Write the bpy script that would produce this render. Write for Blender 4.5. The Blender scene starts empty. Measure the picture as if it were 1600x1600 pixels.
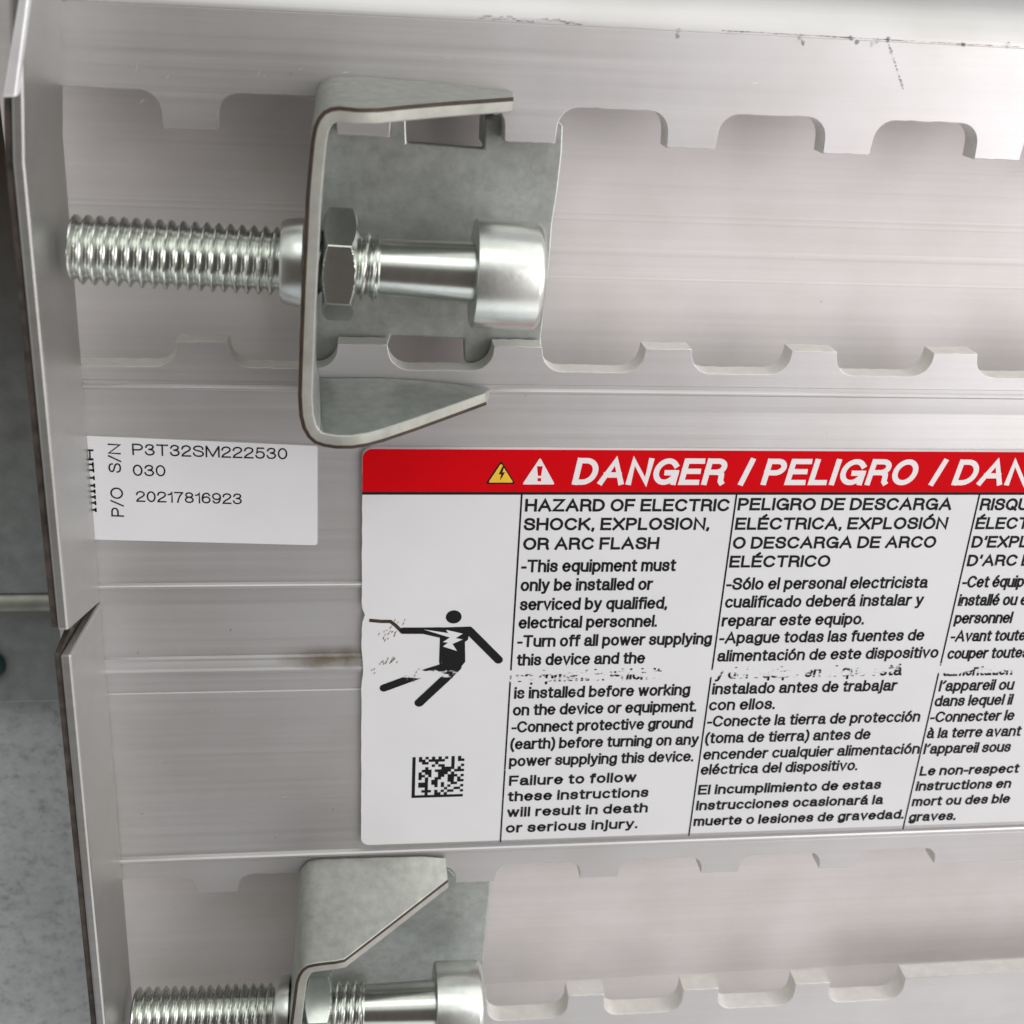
import bpy, bmesh, math, random
from mathutils import Vector, Matrix
from mathutils.geometry import tessellate_polygon
random.seed(7)
MM = 0.001
SC = bpy.context.scene
COL = SC.collection

# ------------------------------------------------------------------ camera
H = 115.0                                   # camera height over the plate face, mm
F_PX = 1936.335                             # focal length for a 1600 px wide picture
def _rot(a, b, c):
    return Matrix.Rotation(c, 3, 'Z') @ Matrix.Rotation(b, 3, 'Y') @ Matrix.Rotation(a, 3, 'X')
R_CAM = _rot(-0.434749, 0.119121, -0.053410)
FLIP = Matrix(((1, 0, 0), (0, -1, 0), (0, 0, -1)))
cam = bpy.data.cameras.new('camera')
cam_ob = bpy.data.objects.new('camera', cam)
COL.objects.link(cam_ob)
cam_ob.matrix_world = Matrix.Translation((0, 0, H * MM)) @ (FLIP @ R_CAM @ FLIP).to_4x4()
cam.sensor_width = 36.0
cam.lens = 36.0 * F_PX / 1600.0
cam.clip_start = 0.005
cam.clip_end = 20.0
cam.dof.use_dof = True
cam.dof.focus_distance = 0.128
cam.dof.aperture_fstop = 55.0
SC.camera = cam_ob

# ------------------------------------------------------------------ light
world = bpy.data.worlds.new("World")
SC.world = world
world.use_nodes = True
bg = world.node_tree.nodes['Background']
bg.inputs[1].default_value = 1.0
def room():
    # the dim room behind the camera, brighter towards the ceiling, the window side and a little towards the floor
    nt = world.node_tree
    tc = nt.nodes.new('ShaderNodeTexCoord'); sep = nt.nodes.new('ShaderNodeSeparateXYZ')
    nt.links.new(tc.outputs['Generated'], sep.inputs[0])
    last = None
    for axis, a, b, col in (('Y', 0.30, 0.58, (0.78, 0.82, 0.78)), ('X', 0.05, 0.55, (0.80, 0.77, 0.78)), ('Y', -0.62, -0.85, (0.50, 0.54, 0.58)), ('X', -0.6, -0.95, (0.45, 0.45, 0.46))):
        mr = nt.nodes.new('ShaderNodeMapRange'); mr.interpolation_type = 'SMOOTHSTEP'
        mr.inputs['From Min'].default_value = a; mr.inputs['From Max'].default_value = b
        nt.links.new(sep.outputs[axis], mr.inputs['Value'])
        mx = nt.nodes.new('ShaderNodeMix'); mx.data_type = 'RGBA'; mx.blend_type = 'ADD'
        nt.links.new(mr.outputs[0], mx.inputs[0])
        if last is None: mx.inputs[6].default_value = (0.095, 0.082, 0.074, 1)
        else: nt.links.new(last, mx.inputs[6])
        mx.inputs[7].default_value = (*col, 1)
        last = mx.outputs[2]
    nt.links.new(last, bg.inputs[0])
room()

def area(name, loc, target, sx, sy, power, color):
    l = bpy.data.lights.new(name, 'AREA')
    l.shape = 'RECTANGLE'; l.size = sx * MM; l.size_y = sy * MM
    l.energy = power; l.color = color
    o = bpy.data.objects.new(name, l); COL.objects.link(o)
    o.location = Vector(loc) * MM
    d = (Vector(target) - Vector(loc)).normalized()
    o.rotation_euler = d.to_track_quat('-Z', 'Y').to_euler()
    return o
area('window_light', (310, 0, 250), (70, -60, 0), 300, 300, 0.82, (1.0, 0.97, 0.98))
area('ceiling_light', (0, 420, 360), (10, -60, 0), 420, 260, 0.42, (0.97, 1.0, 0.97))
area('floor_bounce_light', (160, -460, 300), (60, -80, 0), 380, 240, 0.16, (1.0, 0.985, 0.96))

SC.view_settings.view_transform = 'Standard'
SC.view_settings.look = 'None'
SC.view_settings.exposure = 0.04
SC.view_settings.gamma = 1.0
SC.view_settings.use_curve_mapping = False

# ------------------------------------------------------------------ helpers
def at(px, py, z=0.0):
    """point of the photograph at height z mm -> world mm"""
    d = R_CAM @ Vector(((px - 800.0) / F_PX, (py - 800.0) / F_PX, 1.0))
    k = (H - z) / d.z
    return Vector((d.x * k, -d.y * k, z))

def link(name, bm, mats, parent=None, bevel=0.0, smooth=False, segs=2, angle=35):
    me = bpy.data.meshes.new(name)
    for v in bm.verts: v.co *= MM
    bm.normal_update()
    bm.to_mesh(me); bm.free()
    if not isinstance(mats, (list, tuple)): mats = [mats]
    for m in mats: me.materials.append(m)
    o = bpy.data.objects.new(name, me); COL.objects.link(o)
    if smooth:
        for p in me.polygons: p.use_smooth = smooth is True or (abs(p.normal.z) < 0.985 and abs(p.normal.z) > 0.02)
        try: me.set_sharp_from_angle(angle=math.radians(angle))
        except Exception: pass
    if bevel > 0:
        b = o.modifiers.new('bevel', 'BEVEL'); b.width = bevel * MM; b.segments = segs
        b.limit_method = 'WEIGHT' if smooth == 'sides' else 'ANGLE'; b.angle_limit = math.radians(40)
    if parent is not None:
        o.parent = parent
        o.matrix_parent_inverse = Matrix.Identity(4)
    return o

def thing(name, label, cat, group=None):
    o = bpy.data.objects.new(name, None); COL.objects.link(o)
    o.empty_display_size = 0.005
    tag(o, label, cat, group)
    return o

def tag(o, label, cat, group=None):
    o['label'] = label; o['category'] = cat
    if group: o['group'] = group

def prism(bm, pts, z0, z1, mat=0, soft_y=None):
    """solid of an outline (list of x,y) between z0 and z1"""
    if soft_y is not None: bm.edges.layers.float.get('bevel_weight_edge') or bm.edges.layers.float.new('bevel_weight_edge')
    lo = [bm.verts.new((p[0], p[1], z0)) for p in pts]
    hi = [bm.verts.new((p[0], p[1], z1)) for p in pts]
    n = len(pts)
    area2 = sum(pts[i][0] * pts[(i + 1) % n][1] - pts[(i + 1) % n][0] * pts[i][1] for i in range(n))
    if area2 < 0: lo.reverse(); hi.reverse()
    fs = []
    for t in [tuple(range(n))]:
        for vs, up in ((hi, 1), (lo, -1)):
            f = bm.faces.new([vs[k] for k in t]); f.normal_update()
            if f.normal.z * up < 0: f.normal_flip()
            fs.append(f)
    for i in range(n):
        j = (i + 1) % n
        fs.append(bm.faces.new((lo[i], lo[j], hi[j], hi[i])))
    for f in fs: f.material_index = mat
    if soft_y is not None:
        for f in fs[2:]: f.material_index = 1      # cut faces
    if soft_y is not None:      # only the toothed edge gets a soft arris, not the butt joint at soft_y
        lay = bm.edges.layers.float.get('bevel_weight_edge') or bm.edges.layers.float.new('bevel_weight_edge')
        for i in range(n):
            j = (i + 1) % n
            if abs(pts[i][1] - soft_y) < 1e-4 and abs(pts[j][1] - soft_y) < 1e-4: continue
            for e in hi[i].link_edges:
                if e.other_vert(hi[i]) is hi[j]: e[lay] = 1.0
    return fs

def profile_x(bm, prof, x0, x1, mat=0):
    """closed profile (list of y,z) drawn along x"""
    a = [bm.verts.new((x0, p[0], p[1])) for p in prof]
    b = [bm.verts.new((x1, p[0], p[1])) for p in prof]
    n = len(prof); fs = []
    for i in range(n):
        j = (i + 1) % n
        fs.append(bm.faces.new((a[i], a[j], b[j], b[i])))
    fs.append(bm.faces.new(a)); fs.append(bm.faces.new(list(reversed(b))))
    for f in fs: f.material_index = mat
    bmesh.ops.recalc_face_normals(bm, faces=fs)
    return fs

def sheet(bm, pts, z, mat=0):
    n = len(pts)
    area2 = sum(pts[i][0] * pts[(i + 1) % n][1] - pts[(i + 1) % n][0] * pts[i][1] for i in range(n))
    vs = [bm.verts.new((p[0], p[1], z)) for p in pts]
    if area2 < 0: vs.reverse()
    for t in ([tuple(range(n))] if n <= 4 else tessellate_polygon([[Vector((v.co.x, v.co.y, 0)) for v in vs]])):
        f = bm.faces.new([vs[k] for k in t]); f.material_index = mat; f.normal_update()
        if f.normal.z < 0: f.normal_flip()

# ------------------------------------------------------------------ materials
def new_mat(name):
    m = bpy.data.materials.new(name); m.use_nodes = True
    nt = m.node_tree
    return m, nt, nt.nodes['Principled BSDF']

def noise(nt, vec, scale, detail=4.0, rough=0.55):
    n = nt.nodes.new('ShaderNodeTexNoise')
    n.inputs['Scale'].default_value = scale; n.inputs['Detail'].default_value = detail
    n.inputs['Roughness'].default_value = rough
    nt.links.new(vec, n.inputs['Vector'])
    return n.outputs['Fac']

def coords(nt, scale=(1, 1, 1)):
    t = nt.nodes.new('ShaderNodeTexCoord'); mp = nt.nodes.new('ShaderNodeMapping')
    mp.inputs['Scale'].default_value = scale
    nt.links.new(t.outputs['Object'], mp.inputs['Vector'])
    return mp.outputs['Vector']

def ramp(nt, fac, stops):
    r = nt.nodes.new('ShaderNodeValToRGB')
    e = r.color_ramp.elements
    e[0].position, e[0].color = stops[0][0], stops[0][1]
    e[1].position, e[1].color = stops[-1][0], stops[-1][1]
    for p, c in stops[1:-1]:
        k = e.new(p); k.color = c
    nt.links.new(fac, r.inputs['Fac'])
    return r.outputs['Color']

def g(v, t=(1, 1, 1)): return (v * t[0], v * t[1], v * t[2], 1)

def bump(nt, bsdf, height, strength, dist):
    b = nt.nodes.new('ShaderNodeBump'); b.inputs['Strength'].default_value = strength
    b.inputs['Distance'].default_value = dist
    nt.links.new(height, b.inputs['Height']); nt.links.new(b.outputs['Normal'], bsdf.inputs['Normal'])

def mixc(nt, a, b, fac, mode='MULTIPLY'):
    m = nt.nodes.new('ShaderNodeMix'); m.data_type = 'RGBA'; m.blend_type = mode
    m.inputs[0].default_value = fac if isinstance(fac, float) else 1.0
    if not isinstance(fac, float): nt.links.new(fac, m.inputs[0])
    nt.links.new(a, m.inputs[6])
    if isinstance(b, tuple): m.inputs[7].default_value = b
    else: nt.links.new(b, m.inputs[7])
    return m.outputs[2]

def mat_alu(name, base=0.58, rough=0.46, metal=0.86, tint=(1.0, 0.98, 0.983)):
    m, nt, b = new_mat(name)
    v = coords(nt, (14, 1500, 400))
    streak = noise(nt, v, 1.0, 6.0, 0.6)
    v3 = coords(nt, (3, 260, 90))
    broad = noise(nt, v3, 1.0, 2.0)
    v2 = coords(nt, (1, 1, 1))
    cloud = noise(nt, v2, 90.0, 5.0, 0.6)
    c = ramp(nt, streak, [(0.3, g(base * 0.96, tint)), (0.7, g(base * 1.03, tint))])
    c = mixc(nt, c, ramp(nt, broad, [(0.35, g(0.97)), (0.65, g(1.0))]), 1.0)
    c = mixc(nt, c, ramp(nt, cloud, [(0.3, (0.93, 0.925, 0.90, 1)), (0.6, (1, 1, 1, 1))]), 1.0)
    speck = noise(nt, v2, 1300.0, 2.0, 0.5)
    c = mixc(nt, c, ramp(nt, speck, [(0.17, g(0.6)), (0.22, g(1.0))]), 0.6)
    nt.links.new(c, b.inputs['Base Color'])
    b.inputs['Metallic'].default_value = metal
    rr = nt.nodes.new('ShaderNodeMapRange')
    rr.inputs['To Min'].default_value = rough - 0.06; rr.inputs['To Max'].default_value = rough + 0.08
    nt.links.new(streak, rr.inputs['Value']); nt.links.new(rr.outputs[0], b.inputs['Roughness'])
    bump(nt, b, streak, 0.25, 0.00006)
    return m

def mat_galv(name, base, rough, tint, metal=0.85, grain=900.0, bstr=0.3):
    m, nt, b = new_mat(name)
    v = coords(nt)
    n1 = noise(nt, v, grain, 4.0, 0.6); n2 = noise(nt, v, 110.0, 4.0, 0.55)
    c = ramp(nt, n1, [(0.3, g(base * (0.94 if metal > 0.9 else 0.84), tint)), (0.7, g(base * (1.04 if metal > 0.9 else 1.1), tint))])
    c = mixc(nt, c, ramp(nt, n2, [(0.3, (0.93, 0.935, 0.92, 1)), (0.65, (1, 1, 1, 1))]), 1.0)
    nt.links.new(c, b.inputs['Base Color'])
    b.inputs['Metallic'].default_value = metal
    rr = nt.nodes.new('ShaderNodeMapRange')
    rr.inputs['To Min'].default_value = rough - (0.02 if metal > 0.9 else 0.07); rr.inputs['To Max'].default_value = rough + (0.03 if metal > 0.9 else 0.1)
    nt.links.new(n2, rr.inputs['Value']); nt.links.new(rr.outputs[0], b.inputs['Roughness'])
    bump(nt, b, n1, bstr, 0.00008)
    return m

def mat_flat(name, col, rough=0.5, metal=0.0, var=0.0, scale=400.0):
    m, nt, b = new_mat(name)
    if var > 0:
        n1 = noise(nt, coords(nt), scale, 4.0)
        c = ramp(nt, n1, [(0.3, tuple(x * (1 - var) for x in col[:3]) + (1,)), (0.7, tuple(min(1, x * (1 + var)) for x in col[:3]) + (1,))])
        nt.links.new(c, b.inputs['Base Color'])
    else:
        b.inputs['Base Color'].default_value = col
    b.inputs['Roughness'].default_value = rough; b.inputs['Metallic'].default_value = metal
    return m

M_ALU = mat_alu('brushed_aluminium')
M_FLOOR = mat_alu('channel_aluminium', 0.78, 0.58, 0.25, (1.0, 0.957, 0.957))
M_WALL = mat_alu('sheet_aluminium', 0.49, 0.36, 0.85, (0.99, 0.985, 0.955))
M_CUT = mat_flat('milled_edge', (0.72, 0.705, 0.67, 1), 0.45, 0.3, 0.06, 900.0)
M_GALV = mat_galv('galvanised_sheet', 0.42, 0.40, (0.95, 1.0, 0.96), 0.62)
M_GALV_LT = mat_galv('galvanised_flange', 0.42, 0.46, (0.98, 1.0, 0.93), 0.7)
M_SHEAR = mat_flat('sheared_steel', (0.33, 0.33, 0.295, 1), 0.5, 0.4, 0.15, 500.0)
M_RUST = mat_flat('rusted_shear_line', (0.035, 0.019, 0.010, 1), 0.6, 0.1, 0.45, 700.0)
M_ZINC = mat_galv('zinc_plated_steel', 0.68, 0.21, (0.97, 1.0, 0.95), 1.0, 1200.0, 0.04)
M_ZINC_DULL = mat_galv('dull_zinc', 0.68, 0.26, (0.97, 1.0, 0.96), 0.95, 900.0, 0.15)
M_DARKEDGE = mat_flat('dark_raw_edge', (0.055, 0.042, 0.035, 1), 0.6, 0.2, 0.6, 600.0)
M_BRIGHT = mat_flat('bright_cut_aluminium', (0.86, 0.86, 0.87, 1), 0.28, 0.5, 0.06, 500.0)
M_PAPER = mat_flat('white_label_stock', (0.66, 0.66, 0.672, 1), 0.5, 0.0, 0.025, 120.0)
M_RED = mat_flat('red_label_ink', (0.56, 0.0, 0.004, 1), 0.7, 0.0, 0.04, 200.0)
M_RED.node_tree.nodes['Principled BSDF'].inputs['Specular IOR Level'].default_value = 0.08
M_WHITEINK = mat_flat('white_label_ink', (0.74, 0.70, 0.71, 1), 0.45)
M_YELLOW = mat_flat('yellow_label_ink', (0.78, 0.47, 0.03, 1), 0.45, 0.0, 0.05, 300)
M_BLACK = mat_flat('black_label_ink', (0.010, 0.010, 0.011, 1), 0.6)
M_BLACK.node_tree.nodes['Principled BSDF'].inputs['Specular IOR Level'].default_value = 0.12
M_STAIN = mat_flat('brown_scuff', (0.16, 0.10, 0.06, 1), 0.7, 0.0, 0.4, 800)
M_GREEN = mat_flat('dark_green_plastic', (0.012, 0.05, 0.042, 1), 0.35)

def mat_worn(name, col, wear_lines, rough=0.4):
    """ink rubbed off along bands (y in mm, half width, amount): bare label shows through"""
    m, nt, b = new_mat(name)
    b.inputs['Base Color'].default_value = col; b.inputs['Roughness'].default_value = 0.6
    b.inputs['Specular IOR Level'].default_value = 0.12
    v = coords(nt)
    sep = nt.nodes.new('ShaderNodeSeparateXYZ')
    t = nt.nodes.new('ShaderNodeTexCoord'); nt.links.new(t.outputs['Object'], sep.inputs[0])
    n1 = noise(nt, coords(nt, (330, 900, 1)), 1.0, 4.0, 0.65)
    total = None
    for (y, hw, amt) in wear_lines:
        s = nt.nodes.new('ShaderNodeMath'); s.operation = 'SUBTRACT'; s.inputs[1].default_value = y * MM
        nt.links.new(sep.outputs['Y'], s.inputs[0])
        a = nt.nodes.new('ShaderNodeMath'); a.operation = 'ABSOLUTE'; nt.links.new(s.outputs[0], a.inputs[0])
        r = nt.nodes.new('ShaderNodeMapRange'); r.interpolation_type = 'SMOOTHSTEP'
        r.inputs['From Min'].default_value = hw * MM; r.inputs['From Max'].default_value = hw * MM * 0.45
        r.inputs['To Min'].default_value = 0.0; r.inputs['To Max'].default_value = amt
        nt.links.new(a.outputs[0], r.inputs['Value'])
        if total is None: total = r.outputs[0]
        else:
            ad = nt.nodes.new('ShaderNodeMath'); ad.operation = 'ADD'
            nt.links.new(total, ad.inputs[0]); nt.links.new(r.outputs[0], ad.inputs[1]); total = ad.outputs[0]
    sub = nt.nodes.new('ShaderNodeMath'); sub.operation = 'ADD'
    nt.links.new(n1, sub.inputs[0]); nt.links.new(total, sub.inputs[1])
    gt = nt.nodes.new('ShaderNodeMapRange'); gt.inputs['From Min'].default_value = 0.70; gt.inputs['From Max'].default_value = 0.76
    nt.links.new(sub.outputs[0], gt.inputs['Value'])
    tr = nt.nodes.new('ShaderNodeBsdfTransparent'); mx = nt.nodes.new('ShaderNodeMixShader')
    nt.links.new(gt.outputs[0], mx.inputs[0]); nt.links.new(b.outputs[0], mx.inputs[1]); nt.links.new(tr.outputs[0], mx.inputs[2])
    nt.links.new(mx.outputs[0], nt.nodes['Material Output'].inputs['Surface'])
    return m

def mat_concrete():
    m, nt, b = new_mat('speckled_concrete')
    v = coords(nt)
    n1 = noise(nt, v, 650.0, 5.0, 0.6); n2 = noise(nt, v, 60.0, 4.0, 0.6); n3 = noise(nt, v, 1100.0, 3.0, 0.6)
    c = ramp(nt, n1, [(0.30, (0.37, 0.38, 0.395, 1)), (0.45, (0.51, 0.52, 0.535, 1)), (0.7, (0.59, 0.60, 0.615, 1))])
    c = mixc(nt, c, ramp(nt, n2, [(0.3, (0.86, 0.88, 0.88, 1)), (0.65, (1, 1, 1, 1))]), 1.0)
    c = mixc(nt, c, ramp(nt, n3, [(0.30, g(0.5)), (0.42, g(1.0)), (0.7, g(1.08))]), 0.5)
    nt.links.new(c, b.inputs['Base Color']); b.inputs['Roughness'].default_value = 0.75
    bump(nt, b, n1, 0.5, 0.0004)
    return m
M_CONC = mat_concrete()

# ------------------------------------------------------------------ ground and what lies beside the rail
bm = bmesh.new()
prism(bm, [(-3000, -3000), (3000, -3000), (3000, 3000), (-3000, 3000)], -34, -30)
o = link('ground', bm, M_CONC); o['kind'] = 'structure'

panel = thing('steel_panel', 'blue grey galvanised steel panel with a bright rolled lip, lying left of the rail', 'metal panel')
def yat(px, py, z): return at(px, py, z).y
ya = yat(40, 926, -22); yb = yat(40, 955, -22); yc = yat(40, 1098, -26)
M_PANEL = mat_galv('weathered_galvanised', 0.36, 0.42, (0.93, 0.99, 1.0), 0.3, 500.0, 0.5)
def brown_top(m):  # mixes in brown towards the top of the panel, broken up by noise
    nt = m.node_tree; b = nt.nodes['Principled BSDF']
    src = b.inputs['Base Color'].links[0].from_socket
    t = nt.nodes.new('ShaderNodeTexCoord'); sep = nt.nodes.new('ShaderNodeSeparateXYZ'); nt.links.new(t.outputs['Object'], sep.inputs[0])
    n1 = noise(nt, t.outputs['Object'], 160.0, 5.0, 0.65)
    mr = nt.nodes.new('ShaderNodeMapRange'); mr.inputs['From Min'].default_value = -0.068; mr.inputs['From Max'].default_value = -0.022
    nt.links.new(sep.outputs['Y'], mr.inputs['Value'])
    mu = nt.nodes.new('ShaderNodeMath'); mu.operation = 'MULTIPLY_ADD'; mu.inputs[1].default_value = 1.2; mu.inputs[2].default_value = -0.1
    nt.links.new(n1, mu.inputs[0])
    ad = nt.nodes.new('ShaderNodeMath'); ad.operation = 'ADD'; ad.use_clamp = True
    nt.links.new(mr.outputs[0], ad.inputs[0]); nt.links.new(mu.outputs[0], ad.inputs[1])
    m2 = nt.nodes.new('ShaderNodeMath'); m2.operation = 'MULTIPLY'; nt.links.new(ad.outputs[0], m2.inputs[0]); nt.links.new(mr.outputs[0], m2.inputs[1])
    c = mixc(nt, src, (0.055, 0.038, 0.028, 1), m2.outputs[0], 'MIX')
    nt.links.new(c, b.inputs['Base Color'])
brown_top(M_PANEL)
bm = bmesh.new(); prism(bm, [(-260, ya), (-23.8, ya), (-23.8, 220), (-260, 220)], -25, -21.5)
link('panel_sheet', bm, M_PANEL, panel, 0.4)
bm = bmesh.new()
prof = [(ya - 0.05, -29.8)] + [((ya + yb) / 2 + (ya - yb) / 2 * math.cos(t), -22.2 + 1.2 * math.sin(t)) for t in [math.pi * k / 10 for k in range(11)]] + [(yb, -29.8)]
profile_x(bm, prof, -260, -23.8)
link('rolled_lip', bm, M_SHEAR, panel, smooth=True)
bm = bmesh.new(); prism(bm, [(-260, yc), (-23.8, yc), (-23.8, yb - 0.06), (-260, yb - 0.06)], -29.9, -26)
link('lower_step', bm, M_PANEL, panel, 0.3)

# green plastic hook at the left edge
bm = bmesh.new()
c0 = at(-22, 1042, -25); ring = []
for i in range(28):
    a = 2 * math.pi * i / 28
    ring.append([bm.verts.new((c0.x + (1.75 + 0.55 * math.cos(b)) * math.cos(a), c0.y + (1.75 + 0.55 * math.cos(b)) * math.sin(a), -25.4 + 0.55 * math.sin(b))) for b in [2 * math.pi * k / 10 for k in range(10)]])
for i in range(28):
    for k in range(10):
        bm.faces.new((ring[i][k], ring[(i + 1) % 28][k], ring[(i + 1) % 28][(k + 1) % 10], ring[i][(k + 1) % 10]))
bmesh.ops.recalc_face_normals(bm, faces=bm.faces[:])
o = link('plastic_ring', bm, M_GREEN, smooth=True)
tag(o, 'small dark green plastic ring lying on the grey panel step at the left edge', 'ring')

# ------------------------------------------------------------------ the slotted aluminium rail
P = 15.0; TW = 4.8
XL, XR = -27.2, 150.0
def arc(cx, cy, r, a0, a1, n=6):
    return [(cx + r * math.cos(math.radians(a0 + (a1 - a0) * k / n)), cy + r * math.sin(math.radians(a0 + (a1 - a0) * k / n))) for k in range(n + 1)]
def notched(x_first_right, y_tooth, y_notch, r, x_stop=1e9, first_left=None):
    """edge points left to right along y_tooth with bites back to y_notch; y up in world"""
    s = 1 if y_notch > y_tooth else -1
    pts = []
    xr = x_first_right
    first = True
    while xr < min(x_stop, XR - 2):
        xl = xr - P + TW
        if first:
            pts.append((XL, y_notch)); first = False
        else:
            jit = random.uniform(-0.06, 0.06)
            pts += [(xl - 0.1, y_tooth)] 
            q = arc(xl + r, y_notch - s * r, r, 180, 90 if s > 0 else 270)
            pts += [(x, y + jit * 0.4) for x, y in q]
        q = arc(xr - r, y_notch - s * r, r, 90 if s > 0 else -90, 0)
        pts += q
        pts.append((xr + 0.05, y_tooth))
        xr += P
    pts.append((XR, y_tooth))
    out = []
    for a, b in zip(pts, pts[1:]):
        out.append(a)
        L = math.hypot(b[0] - a[0], b[1] - a[1])
        m = 8 if 3 < L < 20 else 1
        for k in range(1, m):
            t = k / m
            out.append((a[0] + (b[0] - a[0]) * t + random.uniform(-.1, .1), a[1] + (b[1] - a[1]) * t + random.uniform(-.045, .045)))
    return out + [pts[-1]]

rail = thing('slotted_rail', 'wide slotted aluminium rail with two toothed channels running left to right', 'metal rail')
T = 2.4
# upper plate
edge = notched(-16.1, -16.1, -12.9, 1.9)
bm = bmesh.new()
prism(bm, [(XL, -6.05), (XR, -6.05)] + list(reversed(edge)), -T, 0, 0, -6.05)
prof = [(-6.05, -T), (-6.05, 0), (-5.95, 0.0), (-5.6, -0.10), (-5.0, -0.32), (-4.3, -0.7), (-3.6, -1.2), (-2.8, -1.95), (-2.0, -3.0), (-1.4, -4.4), (-1.1, -6), (-1.0, -13), (-3.4, -13), (-3.4, -4)]
profile_x(bm, prof, XL, XR)
link('upper_plate', bm, [M_ALU, M_CUT], rail, 0.12, smooth='sides', angle=25)
# middle plate: two toothed edges and the ribbed web between them
e1 = notched(-16.1, -35.3, -37.8, 2.1)
e2 = notched(-17.6, -101.5, -99.0, 1.7, x_stop=75)
bm = bmesh.new()
prism(bm, e1 + [(XR, -39.2), (XL, -39.2)], -T, 0, 0, -39.2)
def rib(y, w, h): return [(y + w / 2 + .12, 0), (y + w / 2 - .02, h * .75), (y + w * .2, h), (y - w * .2, h), (y - w / 2 + .02, h * .75), (y - w / 2 - .12, 0)]
prof = [(-39.2, -T), (-39.2, 0)] + rib(-39.85, 0.36, 0.3) + [(-41.5, 0), (-41.8, -0.035), (-42.0, -0.035), (-42.3, 0.0)]
prof += rib(-61.25, 0.5, 0.34) + [(-62.3, 0.0), (-62.6, 0.035), (-64.1, 0.035), (-64.4, 0.0)]
prof += [(-69.6, 0), (-69.75, 0.32), (-70.0, 0.36), (-70.3, 0.22), (-71.0, 0.2), (-71.3, 0.34), (-71.6, 0.34), (-71.75, 0.0)]
prof += [(-73.85, 0.0), (-73.93, -0.07), (-74.07, -0.07), (-74.2, 0)]
prof += rib(-96.25, 0.62, 0.5) + [(-97.0, 0), (-97.0, -T)]
profile_x(bm, prof, XL, XR)
prism(bm, [(XL, -97.0), (XR, -97.0)] + list(reversed(e2)), -T, 0, 0, -97.0)
link('middle_plate', bm, [M_ALU, M_CUT], rail, 0.12, smooth='sides', angle=25)
# lower plate
e3 = notched(-17.6, -120.6, -124.2, 2.0, x_stop=75)
bm = bmesh.new()
prism(bm, e3 + [(XR, -170), (XL, -170)], -T, 0, 0, -170)
link('lower_plate', bm, [M_ALU, M_CUT], rail, 0.12, smooth='sides', angle=25)
# channel floors and side walls
DZ = -10.5
bm = bmesh.new()
prism(bm, [(XL - 5, -4), (XR, -4), (XR, -170), (XL - 5, -170)], DZ - 2, DZ)
link('channel_floor', bm, M_FLOOR, rail)
for y0, y1 in ((-44.0, -46.0), (-92.5, -94.5), (-128.5, -130.5), (-6.2, -8.2)):
    bm = bmesh.new(); prism(bm, [(XL, y0), (XR, y0), (XR, y1), (XL, y1)], DZ + 0.01, -T - 0.01)
    link('channel_wall', bm, M_FLOOR, rail)
# faint drawing lines on the channel floor
bm = bmesh.new()
for y, w, h in ((-21.2, .22, .11), (-24.3, .14, .07), (-24.9, .14, .07), (-28.2, .26, .12), (-18.9, .2, .09), (-31.0, .12, .05)):
    profile_x(bm, [(y + w * 2, DZ - .02), (y + w * .6, DZ + h * .35), (y - w * .6, DZ + h * .35), (y - w * 2, DZ - .02)], XL, XR)
link('floor_rib', bm, M_FLOOR, rail, smooth=True)

# dark scuff line and smudges along the upper bend
bm = bmesh.new()
def blotch(bm, px, py, lx, ly, z, ang=0.0, n=9):
    c = at(px, py, z); pts = []
    for k in range(n):
        a = 2 * math.pi * k / n; r = random.uniform(0.45, 1.0)
        x, y = lx * r * math.cos(a), ly * r * math.sin(a)
        pts.append((c.x + x * math.cos(ang) - y * math.sin(ang), c.y + x * math.sin(ang) + y * math.cos(ang)))
    sheet(bm, pts, z)
for k in range(26):
    px = 752 + k * 6.4; blotch(bm, px, 27 + k * 0.42 + random.uniform(-4, 3), random.uniform(.2, .5), random.uniform(.05, .18), 0.03)
for k in range(44):
    px = 1130 + k * 10.2; blotch(bm, px, 48 + k * 0.57 + random.uniform(-1, 1), random.uniform(.25, .45), random.uniform(.03, .075), 0.03)
for px, py in ((1250, 58), (1255, 66), (1330, 60), (1340, 66), (1370, 64), (1388, 62), (1505, 70), (1575, 70), (1060, 48), (1058, 56), (1362, 70)):
    blotch(bm, px, py, .3, .35, 0.03)
for k in range(13):
    blotch(bm, 1389 + k * 1.8, 70 + k * 5.5, .1 + .1 * random.random(), .25 * random.random() + .08, 0.03, 0.3)
ribbon_pts = [at(1128 + k * 15, 47.5 + k * 0.83, 0.02) for k in range(32)]
for a, b in zip(ribbon_pts, ribbon_pts[1:]):
    w = random.uniform(.015, .05)
    sheet(bm, [(a.x, a.y - w), (b.x, b.y - w), (b.x, b.y + w), (a.x, a.y + w)], 0.026)
def mat_scuff():
    m, nt, b = new_mat('dark_scuff')
    b.inputs['Base Color'].default_value = (0.11, 0.09, 0.095, 1); b.inputs['Roughness'].default_value = 0.7
    n1 = noise(nt, coords(nt, (500, 1800, 1)), 1.0, 5.0, 0.75)
    r = nt.nodes.new('ShaderNodeMapRange'); r.inputs['From Min'].default_value = 0.38; r.inputs['From Max'].default_value = 0.66; r.inputs['To Max'].default_value = 0.75
    nt.links.new(n1, r.inputs['Value'])
    tr = nt.nodes.new('ShaderNodeBsdfTransparent'); mx = nt.nodes.new('ShaderNodeMixShader')
    nt.links.new(r.outputs[0], mx.inputs[0]); nt.links.new(tr.outputs[0], mx.inputs[1]); nt.links.new(b.outputs[0], mx.inputs[2])
    nt.links.new(mx.outputs[0], nt.nodes['Material Output'].inputs['Surface'])
    return m
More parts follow.
